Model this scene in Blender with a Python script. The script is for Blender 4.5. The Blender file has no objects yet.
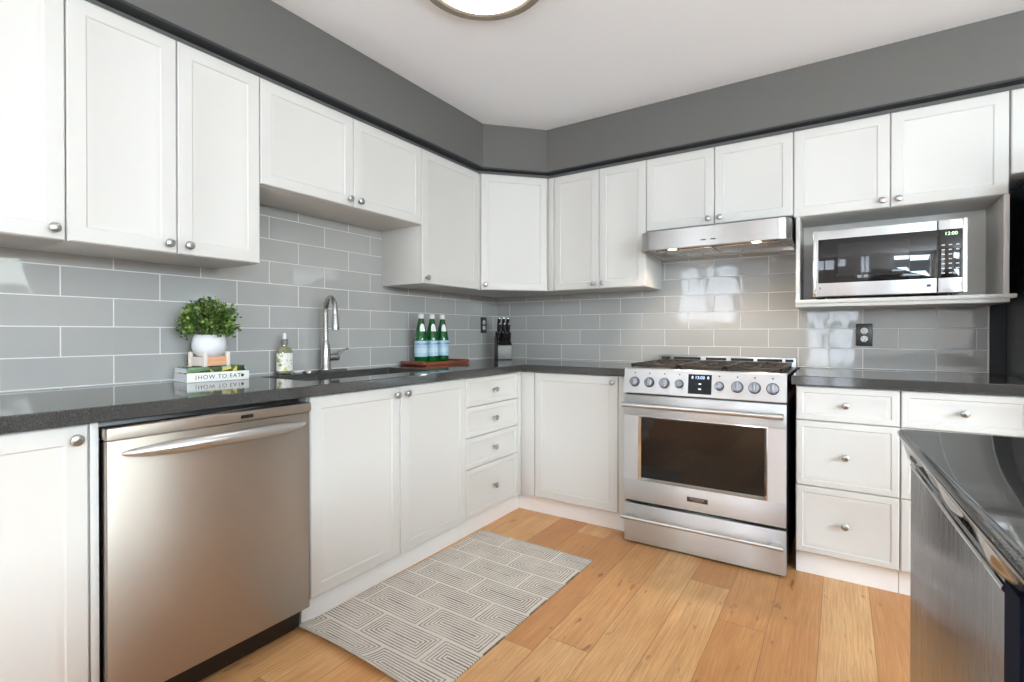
import bpy, bmesh, math, random
from mathutils import Vector, Matrix
random.seed(7)
PI = math.pi
scene = bpy.context.scene
col = scene.collection

# ------------------------------------------------------------------ camera
cam_d = bpy.data.cameras.new('camera'); cam = bpy.data.objects.new('camera', cam_d); col.objects.link(cam)
cam_d.sensor_fit = 'HORIZONTAL'; cam_d.sensor_width = 36.0
cam_d.lens = 36.0 * 503.03 / 1024
cam_d.shift_y = -5.62 / 1024
cam_d.clip_start = 0.02
_yaw, _pit = math.radians(-33.186), math.radians(-0.298)
cam.location = (2.2626, -3.2433, 1.1079)
cam.rotation_euler = (PI / 2 + _pit, 0, -_yaw)
scene.camera = cam

# ------------------------------------------------------------------ world, exposure
world = bpy.data.worlds.new('world'); scene.world = world; world.use_nodes = True
_bg = world.node_tree.nodes['Background']
_bg.inputs[0].default_value = (0.80, 0.90, 1.0, 1); _bg.inputs[1].default_value = 1.6
scene.view_settings.view_transform = 'Standard'
scene.view_settings.look = 'None'
scene.view_settings.gamma = 1.0
scene.view_settings.use_curve_mapping = False
scene.view_settings.exposure = 0.36
scene.cycles.max_bounces = 14
scene.cycles.diffuse_bounces = 12
scene.cycles.glossy_bounces = 5
scene.cycles.caustics_reflective = False
scene.cycles.caustics_refractive = False
scene.cycles.sample_clamp_indirect = 4.0

def area(name, loc, rot, sx, sy, power, colr):
    d = bpy.data.lights.new(name, 'AREA'); d.shape = 'RECTANGLE'; d.size = sx; d.size_y = sy
    d.energy = power; d.color = colr
    o = bpy.data.objects.new(name, d); col.objects.link(o); o.location = loc; o.rotation_euler = rot
    return o
# lights outside the openings: daylight at the windows, added fill at the added doors
area('daylight_shutter_window', (0.5, -5.40, 1.65), (PI / 2, 0, 0), 1.3, 1.3, 46, (0.78, 0.87, 1.0))
area('daylight_narrow_window', (2.10, -5.40, 1.4), (PI / 2, 0, 0), 1.0, 2.3, 58, (0.78, 0.87, 1.0))
area('added_fill_right_high', (6.5, -3.40, 2.55), (math.radians(68), 0, PI / 2), 3.0, 1.8, 705, (0.735, 0.895, 1.0))  # added fill, tilted down through the side door onto the lower cabinets
area('added_fill_right_low', (5.75, -3.80, 0.10), (math.radians(140), 0, PI / 2), 2.4, 1.2, 128, (0.735, 0.895, 1.0))  # added low fill, tilted up to brighten the ceiling
area('added_fill_front_high', (4.35, -6.5, 2.55), (math.radians(68), 0, 0), 2.4, 1.8, 485, (0.735, 0.895, 1.0))  # added fill from behind the viewer, for floor and lower cabinets
area('added_fill_front_low', (4.35, -5.75, 0.10), (math.radians(140), 0, 0), 1.6, 1.2, 196, (0.735, 0.895, 1.0))  # second added up-light, lifts the ceiling from the front side
area('daylight_side_window', (5.40, -2.00, 1.75), (PI / 2, 0, PI / 2), 1.1, 0.7, 10, (0.92, 1.0, 0.9))
LAMP = 4.5          # strength of the ceiling fixtures' glowing glass

# ------------------------------------------------------------------ node helpers
class NT:
    def __init__(s, name):
        s.m = bpy.data.materials.new(name); s.m.use_nodes = True
        s.t = s.m.node_tree; s.b = s.t.nodes['Principled BSDF']
        s._co = None
    def new(s, t, **k):
        n = s.t.nodes.new(t)
        for a, v in k.items(): setattr(n, a, v)
        return n
    def put(s, sock, v):
        if hasattr(v, 'links') or isinstance(v, bpy.types.NodeSocket): s.t.links.new(v, sock)
        elif isinstance(v, (tuple, list)) and len(v) == 3 and len(sock.default_value) == 4: sock.default_value = (*v, 1)
        else: sock.default_value = v
    def math(s, op, a, b=None, c=None):
        n = s.new('ShaderNodeMath', operation=op)
        s.put(n.inputs[0], a)
        if b is not None: s.put(n.inputs[1], b)
        if c is not None: s.put(n.inputs[2], c)
        return n.outputs[0]
    def obj(s):
        if s._co is None: s._co = s.new('ShaderNodeTexCoord').outputs['Object']
        return s._co
    def xyz(s, v=None):
        n = s.new('ShaderNodeSeparateXYZ'); s.put(n.inputs[0], v or s.obj()); return n.outputs
    def vec(s, x, y, z=0.0):
        n = s.new('ShaderNodeCombineXYZ')
        for i, v in enumerate((x, y, z)): s.put(n.inputs[i], v)
        return n.outputs[0]
    def mapv(s, scale, v=None, loc=(0, 0, 0)):
        n = s.new('ShaderNodeMapping'); s.put(n.inputs[0], v or s.obj())
        n.inputs['Scale'].default_value = scale; n.inputs['Location'].default_value = loc
        return n.outputs[0]
    def noise(s, v, scale, detail=2, rough=0.5, out='Fac'):
        n = s.new('ShaderNodeTexNoise'); s.put(n.inputs['Vector'], v)
        n.inputs['Scale'].default_value = scale; n.inputs['Detail'].default_value = detail; n.inputs['Roughness'].default_value = rough
        return n.outputs[0 if out == 'Fac' else 1]
    def white(s, v):
        n = s.new('ShaderNodeTexWhiteNoise', noise_dimensions='3D'); s.put(n.inputs['Vector'], v); return n.outputs['Value']
    def mix(s, f, a, b, blend='MIX'):
        n = s.new('ShaderNodeMix', data_type='RGBA', blend_type=blend)
        s.put(n.inputs['Factor'], f); s.put(n.inputs['A'] if False else n.inputs[6], a); s.put(n.inputs[7], b)
        return n.outputs[2]
    def ramp(s, f, stops, interp='LINEAR'):
        n = s.new('ShaderNodeValToRGB'); s.put(n.inputs[0], f); r = n.color_ramp; r.interpolation = interp
        while len(r.elements) < len(stops): r.elements.new(0.5)
        for e, (p, c) in zip(r.elements, stops): e.position = p; e.color = (*c, 1) if len(c) == 3 else c
        return n.outputs[0]
    def bump(s, h, strength=0.2, dist=0.002, normal=None):
        n = s.new('ShaderNodeBump'); n.inputs['Strength'].default_value = strength; n.inputs['Distance'].default_value = dist
        s.put(n.inputs['Height'], h)
        if normal is not None: s.put(n.inputs['Normal'], normal)
        return n.outputs[0]
    def set(s, **k):
        names = dict(color='Base Color', rough='Roughness', metal='Metallic', spec='Specular IOR Level', normal='Normal', coat='Coat Weight',
                     coat_rough='Coat Roughness', trans='Transmission Weight', ior='IOR', emit='Emission Color', estr='Emission Strength', sheen='Sheen Weight',
                     aniso='Anisotropic', coat_normal='Coat Normal', alpha='Alpha')
        for a, v in k.items(): s.put(s.b.inputs[names[a]], v)
        return s.m

def srgb(r, g, b):
    f = lambda c: c / 12.92 if c <= 0.04045 else ((c + 0.055) / 1.055) ** 2.4
    return tuple(f(c / 255) for c in (r, g, b))

M = {}
def plain(key, c, rough=0.5, metal=0.0, spec=0.5, bump=0.0, bscale=200, **k):
    n = NT(key); n.set(color=c, rough=rough, metal=metal, spec=spec, **k)
    if bump: n.set(normal=n.bump(n.noise(n.obj(), bscale, 3), bump, 0.001))
    M[key] = n.m; return n.m

n = NT('cabinet_white')
n.set(color=n.mix(n.noise(n.obj(), 3.0, 2), srgb(209, 207, 203), srgb(212, 211, 207)), rough=0.38, spec=0.4,
      normal=n.bump(n.noise(n.obj(), 260, 2), 0.03, 0.0005)); M['white'] = n.m
plain('lit_kick_white', srgb(243, 243, 243), 0.4)  # cabinet white made lighter, painting low light onto the toe kicks
plain('niche_white', srgb(238, 236, 230), 0.5, bump=0.02)
plain('ceiling_paint', srgb(247, 249, 252), 0.9, bump=0.06, bscale=160)
plain('soffit_paint', srgb(101, 100, 97), 0.75, bump=0.05, bscale=220)
plain('wall_paint', srgb(236, 236, 234), 0.85, bump=0.05, bscale=220)
plain('dark_paint_and_shade', srgb(46, 47, 50), 0.6, bump=0.03)  # back wall paint; also paints the shade under the soffit
plain('black', srgb(18, 18, 19), 0.35, bump=0.02)
plain('black_gloss', srgb(12, 12, 13), 0.04, spec=0.6)
plain('mesh_glass', srgb(40, 40, 42), 0.05, spec=0.6)
plain('display_black', srgb(14, 14, 17), 0.25, spec=0.15)
plain('black_iron', srgb(62, 52, 45), 0.40, metal=0.4, bump=0.25, bscale=500)
plain('knob_steel', (0.25, 0.26, 0.28), 0.32, 1.0)
plain('chrome', (0.72, 0.71, 0.69), 0.12, 1.0)
plain('nickel', (0.46, 0.45, 0.43), 0.30, 1.0)
steel_light = plain('satin_steel', (0.62, 0.62, 0.61), 0.32, 1.0)
plain('faucet_nickel', (0.42, 0.41, 0.395), 0.26, 1.0)
plain('bronze', srgb(150, 141, 126), 0.4, 0.6)
plain('white_plastic', srgb(238, 238, 235), 0.35)
plain('outlet_dark', srgb(52, 47, 45), 0.35)
plain('navy', srgb(26, 31, 46), 0.8, spec=0.1, bump=0.02)

def steel(key, c, rough, axis, amount=0.05, wob=0.0, aniso=0.85):
    n = NT(key)
    sc = [3.0, 3.0, 3.0]
    for i in range(3):
        if i != axis: sc[i] = 900.0
    st = n.noise(n.mapv(tuple(sc)), 1.0, 2)
    n.set(color=c, metal=1.0, rough=n.math('MULTIPLY_ADD', st, amount * 2, rough - amount), aniso=aniso)
    tn = n.new('ShaderNodeVectorTransform', vector_type='VECTOR', convert_from='OBJECT', convert_to='WORLD')
    tn.inputs[0].default_value = (0, 0, 1) if axis == 0 else (1, 0, 0)      # gloss is spread across the brush lines
    n.put(n.b.inputs['Tangent'], tn.outputs[0])
    nb = n.bump(st, 0.04, 0.0004)
    if wob:
        nb = n.bump(n.noise(n.mapv((2.0, 2.0, 6.0)), 2.0, 1), wob, 0.02, nb)
    n.set(normal=nb)
    M[key] = n.m; return n.m
steel('steel_h', (0.72, 0.735, 0.75), 0.44, 0)
steel('hood_steel', (0.43, 0.42, 0.405), 0.30, 0, aniso=0.6)
steel('steel_v', (0.60, 0.59, 0.575), 0.30, 2)
steel('dish_steel', (0.49, 0.43, 0.37), 0.42, 0)
steel('island_steel', (0.36, 0.36, 0.37), 0.26, 2, 0.06)
steel('fridge_steel', (0.22, 0.22, 0.225), 0.34, 2, 0.05)
plain('steel_polished', (0.66, 0.655, 0.64), 0.10, 1.0)
plain('hood_under', (0.64, 0.58, 0.52), 0.12, 1.0)
plain('sink_steel', (0.55, 0.55, 0.55), 0.25, 1.0)

# dark granite worktop
n = NT('granite')
sp = n.noise(n.obj(), 560, 2, 0.7)
sp2 = n.noise(n.obj(), 130, 3, 0.6)
c = n.ramp(sp, [(0.36, srgb(36, 35, 34)), (0.5, srgb(56, 55, 54)), (0.62, srgb(102, 100, 96))])
c = n.mix(n.math('MULTIPLY', sp2, 0.5), c, srgb(62, 61, 60))
n.set(color=c, rough=0.07, spec=0.55, normal=n.bump(n.noise(n.obj(), 14, 1), 0.03, 0.002)); M['granite'] = n.m

# grey glossy subway tile, light grout: X along the wall, Z up, origin on a joint
def tile(key, x_shift):
    n = NT(key)
    X, Y, Z = n.xyz()
    br = n.new('ShaderNodeTexBrick')
    br.offset = 0.5; br.offset_frequency = 2; br.squash = 1.0
    n.put(br.inputs['Vector'], n.vec(n.math('ADD', X, x_shift), Z))
    br.inputs['Scale'].default_value = 1.0
    br.inputs['Mortar Size'].default_value = 0.0022
    br.inputs['Mortar Smooth'].default_value = 0.25
    br.inputs['Bias'].default_value = 0.0
    br.inputs['Brick Width'].default_value = TW
    br.inputs['Row Height'].default_value = 0.1056
    n.put(br.inputs['Color1'], srgb(167, 166, 163)); n.put(br.inputs['Color2'], srgb(176, 175, 171)); n.put(br.inputs['Mortar'], srgb(226, 225, 222))
    fac = br.outputs['Fac']
    n.set(color=br.outputs['Color'], rough=n.math('MULTIPLY_ADD', fac, 0.6, 0.045), spec=0.62)
    cell = n.white(n.vec(n.math('FLOOR', n.math('DIVIDE', X, TW / 2)), n.math('FLOOR', n.math('DIVIDE', Z, 0.1056))))
    wob = n.noise(n.vec(X, n.math('MULTIPLY', cell, 3.0), Z), 7.0, 1)
    nb = n.bump(wob, 0.22, 0.012)
    nb = n.bump(n.math('SUBTRACT', 1.0, fac), 0.6, 0.0015, nb)
    n.set(normal=nb)
    M[key] = n.m
TW = 0.3045; tile('tile_left', TW / 2)
TW = 0.2985; tile('tile_back', TW / 2)

# oak plank floor: planks run along Y
n = NT('oak_floor')
X, Y, Z = n.xyz()
PW = 0.1665
rx = n.math('DIVIDE', n.math('SUBTRACT', X, 2.366 - 20 * PW), PW)
row = n.math('FLOOR', rx)
rnd = n.white(n.vec(row, 3.3, 1.7))
ly = n.math('ADD', n.math('DIVIDE', Y, 1.15), n.math('MULTIPLY', rnd, 9.0))
pid = n.math('FLOOR', ly)
pr_ = n.white(n.vec(row, pid, 5.1))
pr2 = n.white(n.vec(pid, row, 9.7))
fx = n.math('FRACT', rx); fy = n.math('FRACT', ly)
dx = n.math('MULTIPLY', n.math('MINIMUM', fx, n.math('SUBTRACT', 1.0, fx)), PW)
dy = n.math('MULTIPLY', n.math('MINIMUM', fy, n.math('SUBTRACT', 1.0, fy)), 1.15)
gap = n.math('MINIMUM', dx, dy)
gm = n.math('LESS_THAN', gap, 0.0011)
shift = n.vec(n.math('MULTIPLY_ADD', pr_, 7.0, X), n.math('MULTIPLY_ADD', pr2, 11.0, Y), 0.0)
warp = n.noise(n.mapv((3.0, 0.8, 1), shift), 2.0, 3)
gvec = n.vec(n.math('MULTIPLY_ADD', warp, 0.045, n.xyz(shift)[0]), n.xyz(shift)[1], 0.0)
grain = n.noise(n.mapv((150, 3.2, 1), gvec), 1.0, 4, 0.6)
fine = n.noise(n.mapv((420, 9, 1), gvec), 1.0, 2, 0.6)
cloud = n.noise(n.mapv((7, 2.2, 1), shift), 1.4, 4)
knot = n.noise(n.mapv((9, 3.2, 1), shift), 2.4, 2)
base = n.ramp(pr_, [(0.0, srgb(204, 145, 92)), (0.35, srgb(220, 164, 106)), (0.7, srgb(230, 177, 119)), (1.0, srgb(241, 198, 142))])
c = n.mix(n.math('MULTIPLY', n.ramp(grain, [(0.35, (1, 1, 1)), (0.62, (0, 0, 0))]), 0.40), base, srgb(158, 104, 60))
c = n.mix(n.math('MULTIPLY', n.ramp(fine, [(0.4, (1, 1, 1)), (0.6, (0, 0, 0))]), 0.22), c, srgb(150, 100, 62))
c = n.mix(n.math('MULTIPLY', n.ramp(cloud, [(0.35, (0, 0, 0)), (0.7, (1, 1, 1))]), 0.42), c, srgb(182, 120, 70))
c = n.mix(n.math('MULTIPLY', n.ramp(knot, [(0.66, (0, 0, 0)), (0.74, (1, 1, 1))]), 0.6), c, srgb(104, 66, 40))
c = n.mix(n.math('MULTIPLY', gm, 0.65), c, srgb(104, 70, 44))
n.set(color=c, rough=n.math('MULTIPLY_ADD', grain, 0.18, 0.30), spec=0.4)
n.set(normal=n.bump(n.math('SUBTRACT', n.math('MULTIPLY', grain, 0.25), gm), 0.22, 0.001)); M['floor'] = n.m

# woven rug: nested rectangles in staggered rows (local X across, Y along)
n = NT('rug_weave')
X, Y, Z = n.xyz()
CW, CH = 0.305, 0.148
rr = n.math('DIVIDE', n.math('ADD', Y, 3.0), CH); ri = n.math('FLOOR', rr)
cx_ = n.math('ADD', n.math('DIVIDE', n.math('ADD', X, 3.0), CW), n.math('MULTIPLY', n.math('MODULO', ri, 2.0), 0.5))
fx = n.math('FRACT', cx_); fy = n.math('FRACT', rr)
dx = n.math('MULTIPLY', n.math('MINIMUM', fx, n.math('SUBTRACT', 1.0, fx)), CW)
dy = n.math('MULTIPLY', n.math('MINIMUM', fy, n.math('SUBTRACT', 1.0, fy)), CH)
d = n.math('MINIMUM', dx, dy)
ln = n.math('FRACT', n.math('DIVIDE', d, 0.0125))
line = n.math('MULTIPLY', n.math('GREATER_THAN', ln, 0.62), n.math('GREATER_THAN', d, 0.0075))
fib = n.noise(n.mapv((300, 60, 1)), 1.0, 3, 0.7)
fib2 = n.noise(n.obj(), 380, 2, 0.7)
basec = n.mix(fib, srgb(194, 186, 175), srgb(236, 229, 219))
fade = n.noise(n.obj(), 9, 2)
lm = n.math('MULTIPLY', line, n.ramp(n.math('ADD', n.math('MULTIPLY', fib2, 0.6), n.math('MULTIPLY', fade, 0.4)), [(0.36, (0.25, 0.25, 0.25)), (0.6, (0.95, 0.95, 0.95))]))
n.set(color=n.mix(lm, basec, srgb(52, 49, 48)), rough=0.95, spec=0.1, sheen=0.2)
n.set(normal=n.bump(n.math('ADD', fib, n.math('MULTIPLY', line, -0.7)), 0.5, 0.002)); M['rug'] = n.m
plain('rug_edge', srgb(186, 180, 170), 0.9, bump=0.4, bscale=700)

# cherry tray wood
n = NT('cherry')
g = n.noise(n.mapv((4, 70, 70)), 1.0, 3)
n.set(color=n.ramp(g, [(0.3, srgb(92, 44, 30)), (0.6, srgb(138, 72, 48)), (0.8, srgb(160, 92, 62))]), rough=0.35, spec=0.5); M['cherry'] = n.m
n = NT('peach_wood')
g = n.noise(n.mapv((6, 6, 60)), 1.0, 3)
n.set(color=n.ramp(g, [(0.3, srgb(226, 158, 110)), (0.7, srgb(238, 192, 158))]), rough=0.5); M['peach_wood'] = n.m
plain('stand_white', srgb(236, 224, 214), 0.5, bump=0.05)
plain('pot_ceramic', srgb(232, 231, 233), 0.45, bump=0.06, bscale=120)
plain('soil', srgb(58, 44, 34), 0.95, bump=0.5)
n = NT('leaf')
g = n.new('ShaderNodeObjectInfo')
geo = n.new('ShaderNodeNewGeometry')
n.set(color=n.ramp(geo.outputs['Random Per Island'], [(0.0, srgb(40, 66, 30)), (0.45, srgb(74, 104, 44)), (0.8, srgb(112, 140, 62)), (1.0, srgb(160, 178, 96))]), rough=0.45, spec=0.4); M['leaf'] = n.m
plain('stem', srgb(84, 92, 48), 0.7)
plain('book_white', srgb(238, 237, 233), 0.45)
plain('ink', srgb(52, 50, 52), 0.6)
n = NT('page_edges'); X, Y, Z = n.xyz()
n.set(color=n.mix(n.noise(n.mapv((2, 2, 900)), 1.0, 2), srgb(206, 210, 216), srgb(238, 240, 242)), rough=0.8); M['pages'] = n.m
n = NT('cover_print')
v = n.new('ShaderNodeTexVoronoi'); n.put(v.inputs['Vector'], n.obj()); v.inputs['Scale'].default_value = 38
w = n.white(v.outputs['Position'])
n.set(color=n.ramp(w, [(0.0, srgb(40, 44, 38)), (0.3, srgb(74, 110, 54)), (0.5, srgb(150, 186, 160)), (0.68, srgb(214, 190, 96)), (0.85, srgb(60, 84, 44)), (1.0, srgb(210, 214, 196))], 'CONSTANT'), rough=0.3); M['cover_print'] = n.m

# bottles, soap
plain('green_glass', srgb(16, 92, 34), 0.05, spec=0.7, coat=0.5)
_g = NT('green_bottle'); _g.set(color=srgb(12, 98, 38), rough=0.05, trans=0.35, ior=1.45, spec=0.6); M['green_bottle'] = _g.m
plain('label_blue', srgb(172, 204, 224), 0.5)
plain('label_pale', srgb(196, 219, 232), 0.5)
plain('label_ink', srgb(44, 70, 128), 0.5)
plain('label_white', srgb(238, 240, 238), 0.5)
plain('label_red', srgb(190, 60, 60), 0.5)
plain('cap_white', srgb(228, 226, 222), 0.35)
n = NT('soap_label')
v = n.new('ShaderNodeTexVoronoi'); n.put(v.inputs['Vector'], n.obj()); v.inputs['Scale'].default_value = 85
w = n.white(v.outputs['Position'])
n.set(color=n.ramp(w, [(0.0, srgb(238, 238, 230)), (0.42, srgb(206, 206, 108)), (0.55, srgb(240, 240, 234)), (0.80, srgb(120, 140, 92)), (0.88, srgb(228, 196, 168)), (0.94, srgb(240, 240, 236))], 'CONSTANT'), rough=0.4); M['soap_label'] = n.m
_g = NT('soap_liquid'); _g.set(color=srgb(226, 222, 176), rough=0.06, trans=0.7, ior=1.42); M['soap_liquid'] = _g.m
n = NT('block_grey'); n.set(color=n.mix(n.noise(n.mapv((30, 30, 300)), 1.0, 2), srgb(108, 106, 102), srgb(134, 132, 127)), rough=0.45, metal=0.2); M['block_grey'] = n.m

def emission(key, c, s):
    n = NT(key); n.set(color=(0.8, 0.8, 0.8), emit=c, estr=s, rough=0.4); M[key] = n.m
emission('lamp_glass', (1.0, 0.98, 0.94), LAMP)
emission('hood_lamp', (1.0, 0.86, 0.62), 9.0)
emission('led_blue', (0.25, 0.45, 1.0), 1.2)
emission('led_white', (0.8, 0.85, 0.9), 0.7)
emission('led_green', (0.45, 1.0, 0.35), 1.6)

# ------------------------------------------------------------------ mesh helpers
class MB:
    def __init__(s): s.bm = bmesh.new()
    def _v(s, pts): return [s.bm.verts.new(p) for p in pts]
    def box(s, x0, x1, y0, y1, z0, z1, bev=0.0, seg=2):
        r = bmesh.ops.create_cube(s.bm, size=1.0)
        vs = r['verts']
        for v in vs:
            v.co = Vector(((x0 + x1) / 2 + v.co.x * (x1 - x0), (y0 + y1) / 2 + v.co.y * (y1 - y0), (z0 + z1) / 2 + v.co.z * (z1 - z0)))
        if bev:
            es = list({e for v in vs for e in v.link_edges})
            bmesh.ops.bevel(s.bm, geom=es, offset=bev, segments=seg, profile=0.5, affect='EDGES')
        return s
    def quad(s, a, b, c, d): s.bm.faces.new(s._v((a, b, c, d))); return s
    def rings(s, rings, cap0=True, cap1=True, closed=True):
        R = [s._v(r) for r in rings]; k = len(R[0])
        for a, b in zip(R, R[1:]):
            for i in range(k if closed else k - 1):
                j = (i + 1) % k
                s.bm.faces.new((a[i], a[j], b[j], b[i]))
        if cap0: s.bm.faces.new(R[0][::-1])
        if cap1: s.bm.faces.new(R[-1])
        return s
    def lathe(s, prof, origin=(0, 0, 0), axis=(0, 0, 1), seg=24, sx=1.0, sy=1.0, cap0=True, cap1=True):
        ax = Vector(axis).normalized(); t = ax.orthogonal().normalized(); 
        if abs(ax.z) > 0.99: t = Vector((1, 0, 0))
        elif abs(ax.z) < 0.01: t = Vector((0, 0, 1)).cross(ax)
        b = ax.cross(t); o = Vector(origin)
        rs = [[o + ax * h + (t * math.cos(2 * PI * i / seg) * sx + b * math.sin(2 * PI * i / seg) * sy) * max(r, 1e-5) for i in range(seg)] for r, h in prof]
        return s.rings(rs, cap0, cap1)
    def cyl(s, p0, p1, r, seg=20, r1=None, bev=0.0):
        p0, p1 = Vector(p0), Vector(p1); L = (p1 - p0).length; r1 = r if r1 is None else r1
        pf = [(r, 0), (r1, L)] if not bev else [(r - bev, 0), (r, bev), (r1, L - bev), (r1 - bev, L)]
        return s.lathe(pf, p0, p1 - p0, seg)
    def tube(s, path, rad, seg=14, sy=1.0):
        P = [Vector(p) for p in path]; n = len(P)
        rad = rad if isinstance(rad, (list, tuple)) else [rad] * n
        T = [(P[min(i + 1, n - 1)] - P[max(i - 1, 0)]).normalized() for i in range(n)]
        u = T[0].orthogonal().normalized(); rs = []
        if abs(T[0].z) < 0.5: u = Vector((0, 0, 1)) - T[0] * T[0].z; u.normalize()
        for i in range(n):
            u = (u - T[i] * u.dot(T[i])).normalized(); w = T[i].cross(u)
            rs.append([P[i] + (u * math.cos(2 * PI * k / seg) * sy + w * math.sin(2 * PI * k / seg)) * rad[i] for k in range(seg)])
        return s.rings(rs)
    def prism(s, poly, z0, z1):
        return s.rings([[(x, y, z0) for x, y in poly], [(x, y, z1) for x, y in poly]])
    def prism_x(s, poly, x0, x1):      # poly in (y, z)
        return s.rings([[(x0, y, z) for y, z in poly], [(x1, y, z) for y, z in poly]])
    def plan(s, xs, ys, filled, z0, z1):
        V = {}
        def g(i, j, k):
            if (i, j, k) not in V: V[i, j, k] = s.bm.verts.new((xs[i], ys[j], (z0, z1)[k]))
            return V[i, j, k]
        for i in range(len(xs) - 1):
            for j in range(len(ys) - 1):
                if not filled(i, j): continue
                s.bm.faces.new((g(i, j, 1), g(i + 1, j, 1), g(i + 1, j + 1, 1), g(i, j + 1, 1)))
                s.bm.faces.new((g(i, j, 0), g(i, j + 1, 0), g(i + 1, j + 1, 0), g(i + 1, j, 0)))
                for di, dj, a, b in ((0, -1, (i, j), (i + 1, j)), (1, 0, (i + 1, j), (i + 1, j + 1)), (0, 1, (i + 1, j + 1), (i, j + 1)), (-1, 0, (i, j + 1), (i, j))):
                    ii, jj = i + di, j + dj
                    if not (0 <= ii < len(xs) - 1 and 0 <= jj < len(ys) - 1 and filled(ii, jj)):
                        s.bm.faces.new((g(*a, 0), g(*b, 0), g(*b, 1), g(*a, 1)))
        return s
    def door(s, x0, x1, z0, z1, yf, t=0.020, frame=0.046, rec=0.008):
        # moulded panel: rings of (inset, setback)
        prof = [(0, t), (0, 0.004), (0.004, 0), (frame, 0), (frame + 0.004, rec * 0.55), (frame + 0.011, rec * 0.55), (frame + 0.022, rec)]
        rs = [[(x0 + i, yf + d, z0 + i), (x1 - i, yf + d, z0 + i), (x1 - i, yf + d, z1 - i), (x0 + i, yf + d, z1 - i)] for i, d in prof]
        return s.rings(rs)
    def text(s, string, size, mat4, extrude=0.0004, align='CENTER', spacing=1.0, fn=None):
        c = bpy.data.curves.new('t', 'FONT'); c.body = string; c.size = size; c.extrude = extrude; c.align_x = align; c.align_y = 'CENTER'; c.space_character = spacing
        o = bpy.data.objects.new('t', c); col.objects.link(o)
        dg = bpy.context.evaluated_depsgraph_get(); me = o.evaluated_get(dg).to_mesh()
        vs = [s.bm.verts.new(fn(v.co) if fn else mat4 @ v.co) for v in me.vertices]
        for p in me.polygons:
            try: s.bm.faces.new([vs[i] for i in p.vertices])
            except ValueError: pass
        o.evaluated_get(dg).to_mesh_clear()
        bpy.data.objects.remove(o); bpy.data.curves.remove(c)
        return s
    def build(s, name, mat, parent=None, loc=None, smooth=35, recalc=True, bevel=0.0):
        bm = s.bm
        if recalc: bmesh.ops.recalc_face_normals(bm, faces=bm.faces)
        if smooth:
            lim = math.radians(smooth)
            for f in bm.faces: f.smooth = True
            for e in bm.edges:
                if len(e.link_faces) != 2 or e.calc_face_angle(0) > lim: e.smooth = False
        me = bpy.data.meshes.new(name); bm.to_mesh(me); bm.free()
        for m in (mat if isinstance(mat, list) else [mat]): me.materials.append(M[m] if isinstance(m, str) else m)
        o = bpy.data.objects.new(name, me); col.objects.link(o)
        if parent: o.parent = parent
        if loc: o.location = loc
        if bevel:
            md = o.modifiers.new('edge', 'BEVEL'); md.width = bevel; md.segments = 2; md.limit_method = 'ANGLE'; md.angle_limit = math.radians(40)
        return o

FACE = Matrix.Rotation(PI / 2, 4, 'X')          # text that reads on a face looking to -Y
def thing(name, label, cat, loc=(0, 0, 0), rz=0.0, group=None, kind=None):
    o = bpy.data.objects.new(name, None); o.empty_display_size = 0.05; col.objects.link(o)
    o.location = loc; o.rotation_euler = (0, 0, rz); return tag(o, label, cat, group, kind)
def tag(o, label=None, cat=None, group=None, kind=None):
    if label: o['label'] = label
    if cat: o['category'] = cat
    if group: o['group'] = group
    if kind: o['kind'] = kind
    return o
def struct(o, label=None): return tag(o, label, None, None, 'structure')

LEFT, BACK, DIAG = PI / 2, 0.0, PI / 4      # things are built facing -Y; these turn them to their wall

# ------------------------------------------------------------------ the room
ZC, ZS, DS = 2.435, 2.162, 0.357
XR, YF = 5.0, -5.0
struct(MB().box(-0.12, XR + 0.12, YF - 0.12, 0.13, -0.08, 0.0).build('floor', 'floor'))
struct(MB().box(-0.12, XR + 0.12, YF - 0.12, 0.13, ZC, ZC + 0.08).build('ceiling', 'ceiling_paint'))
struct(MB().box(-0.12, -0.010, YF, 0.13, 0, ZC).build('wall_left', 'wall_paint'))
struct(MB().box(-0.010, XR + 0.12, 0.010, 0.13, 0, ZC).build('wall_back', 'dark_paint_and_shade'))
def wall_with(name, u0, u1, holes, axis, c0, c1):
    us = sorted({u0, u1} | {h[0] for h in holes} | {h[1] for h in holes}); zs = sorted({0.0, ZC} | {h[2] for h in holes} | {h[3] for h in holes})
    m = MB()
    for a, b in zip(us, us[1:]):
        for p, q in zip(zs, zs[1:]):
            um, zm = (a + b) / 2, (p + q) / 2
            if any(h[0] < um < h[1] and h[2] < zm < h[3] for h in holes): continue
            if axis == 'x': m.box(a, b, c0, c1, p, q)
            else: m.box(c0, c1, a, b, p, q)
    return struct(m.build(name, 'wall_paint', smooth=0))
W1 = (0.0, 0.98, 1.20, 2.17); W2 = (1.86, 2.42, 0.30, 2.32); W3 = (-4.75, -2.85, 0.02, 2.12); W5 = (3.80, 4.90, 0.02, 2.12)
wall_with('wall_front', -0.010, XR, [W1, W2, W5], 'x', YF - 0.12, YF)
W4 = (-2.45, -1.58, 1.46, 2.02)
wall_with('wall_right', YF, 0.010, [W3, W4], 'y', XR, XR + 0.12)
soff = [(-0.009, -4.2), (DS, -4.2), (DS, -0.667), (0.647, -DS), (4.2, -DS), (4.2, 0.009), (-0.009, 0.009)]
struct(MB().prism(soff, ZS, ZC - 0.001).build('soffit', 'soffit_paint', smooth=0), 'grey painted soffit above the wall cabinets')
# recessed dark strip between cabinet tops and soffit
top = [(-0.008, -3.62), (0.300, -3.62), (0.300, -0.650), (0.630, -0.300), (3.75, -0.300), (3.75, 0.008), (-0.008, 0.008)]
struct(MB().prism(top, 2.1305, ZS - 0.0095).build('trim_1', 'soffit_paint', smooth=0))

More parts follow.
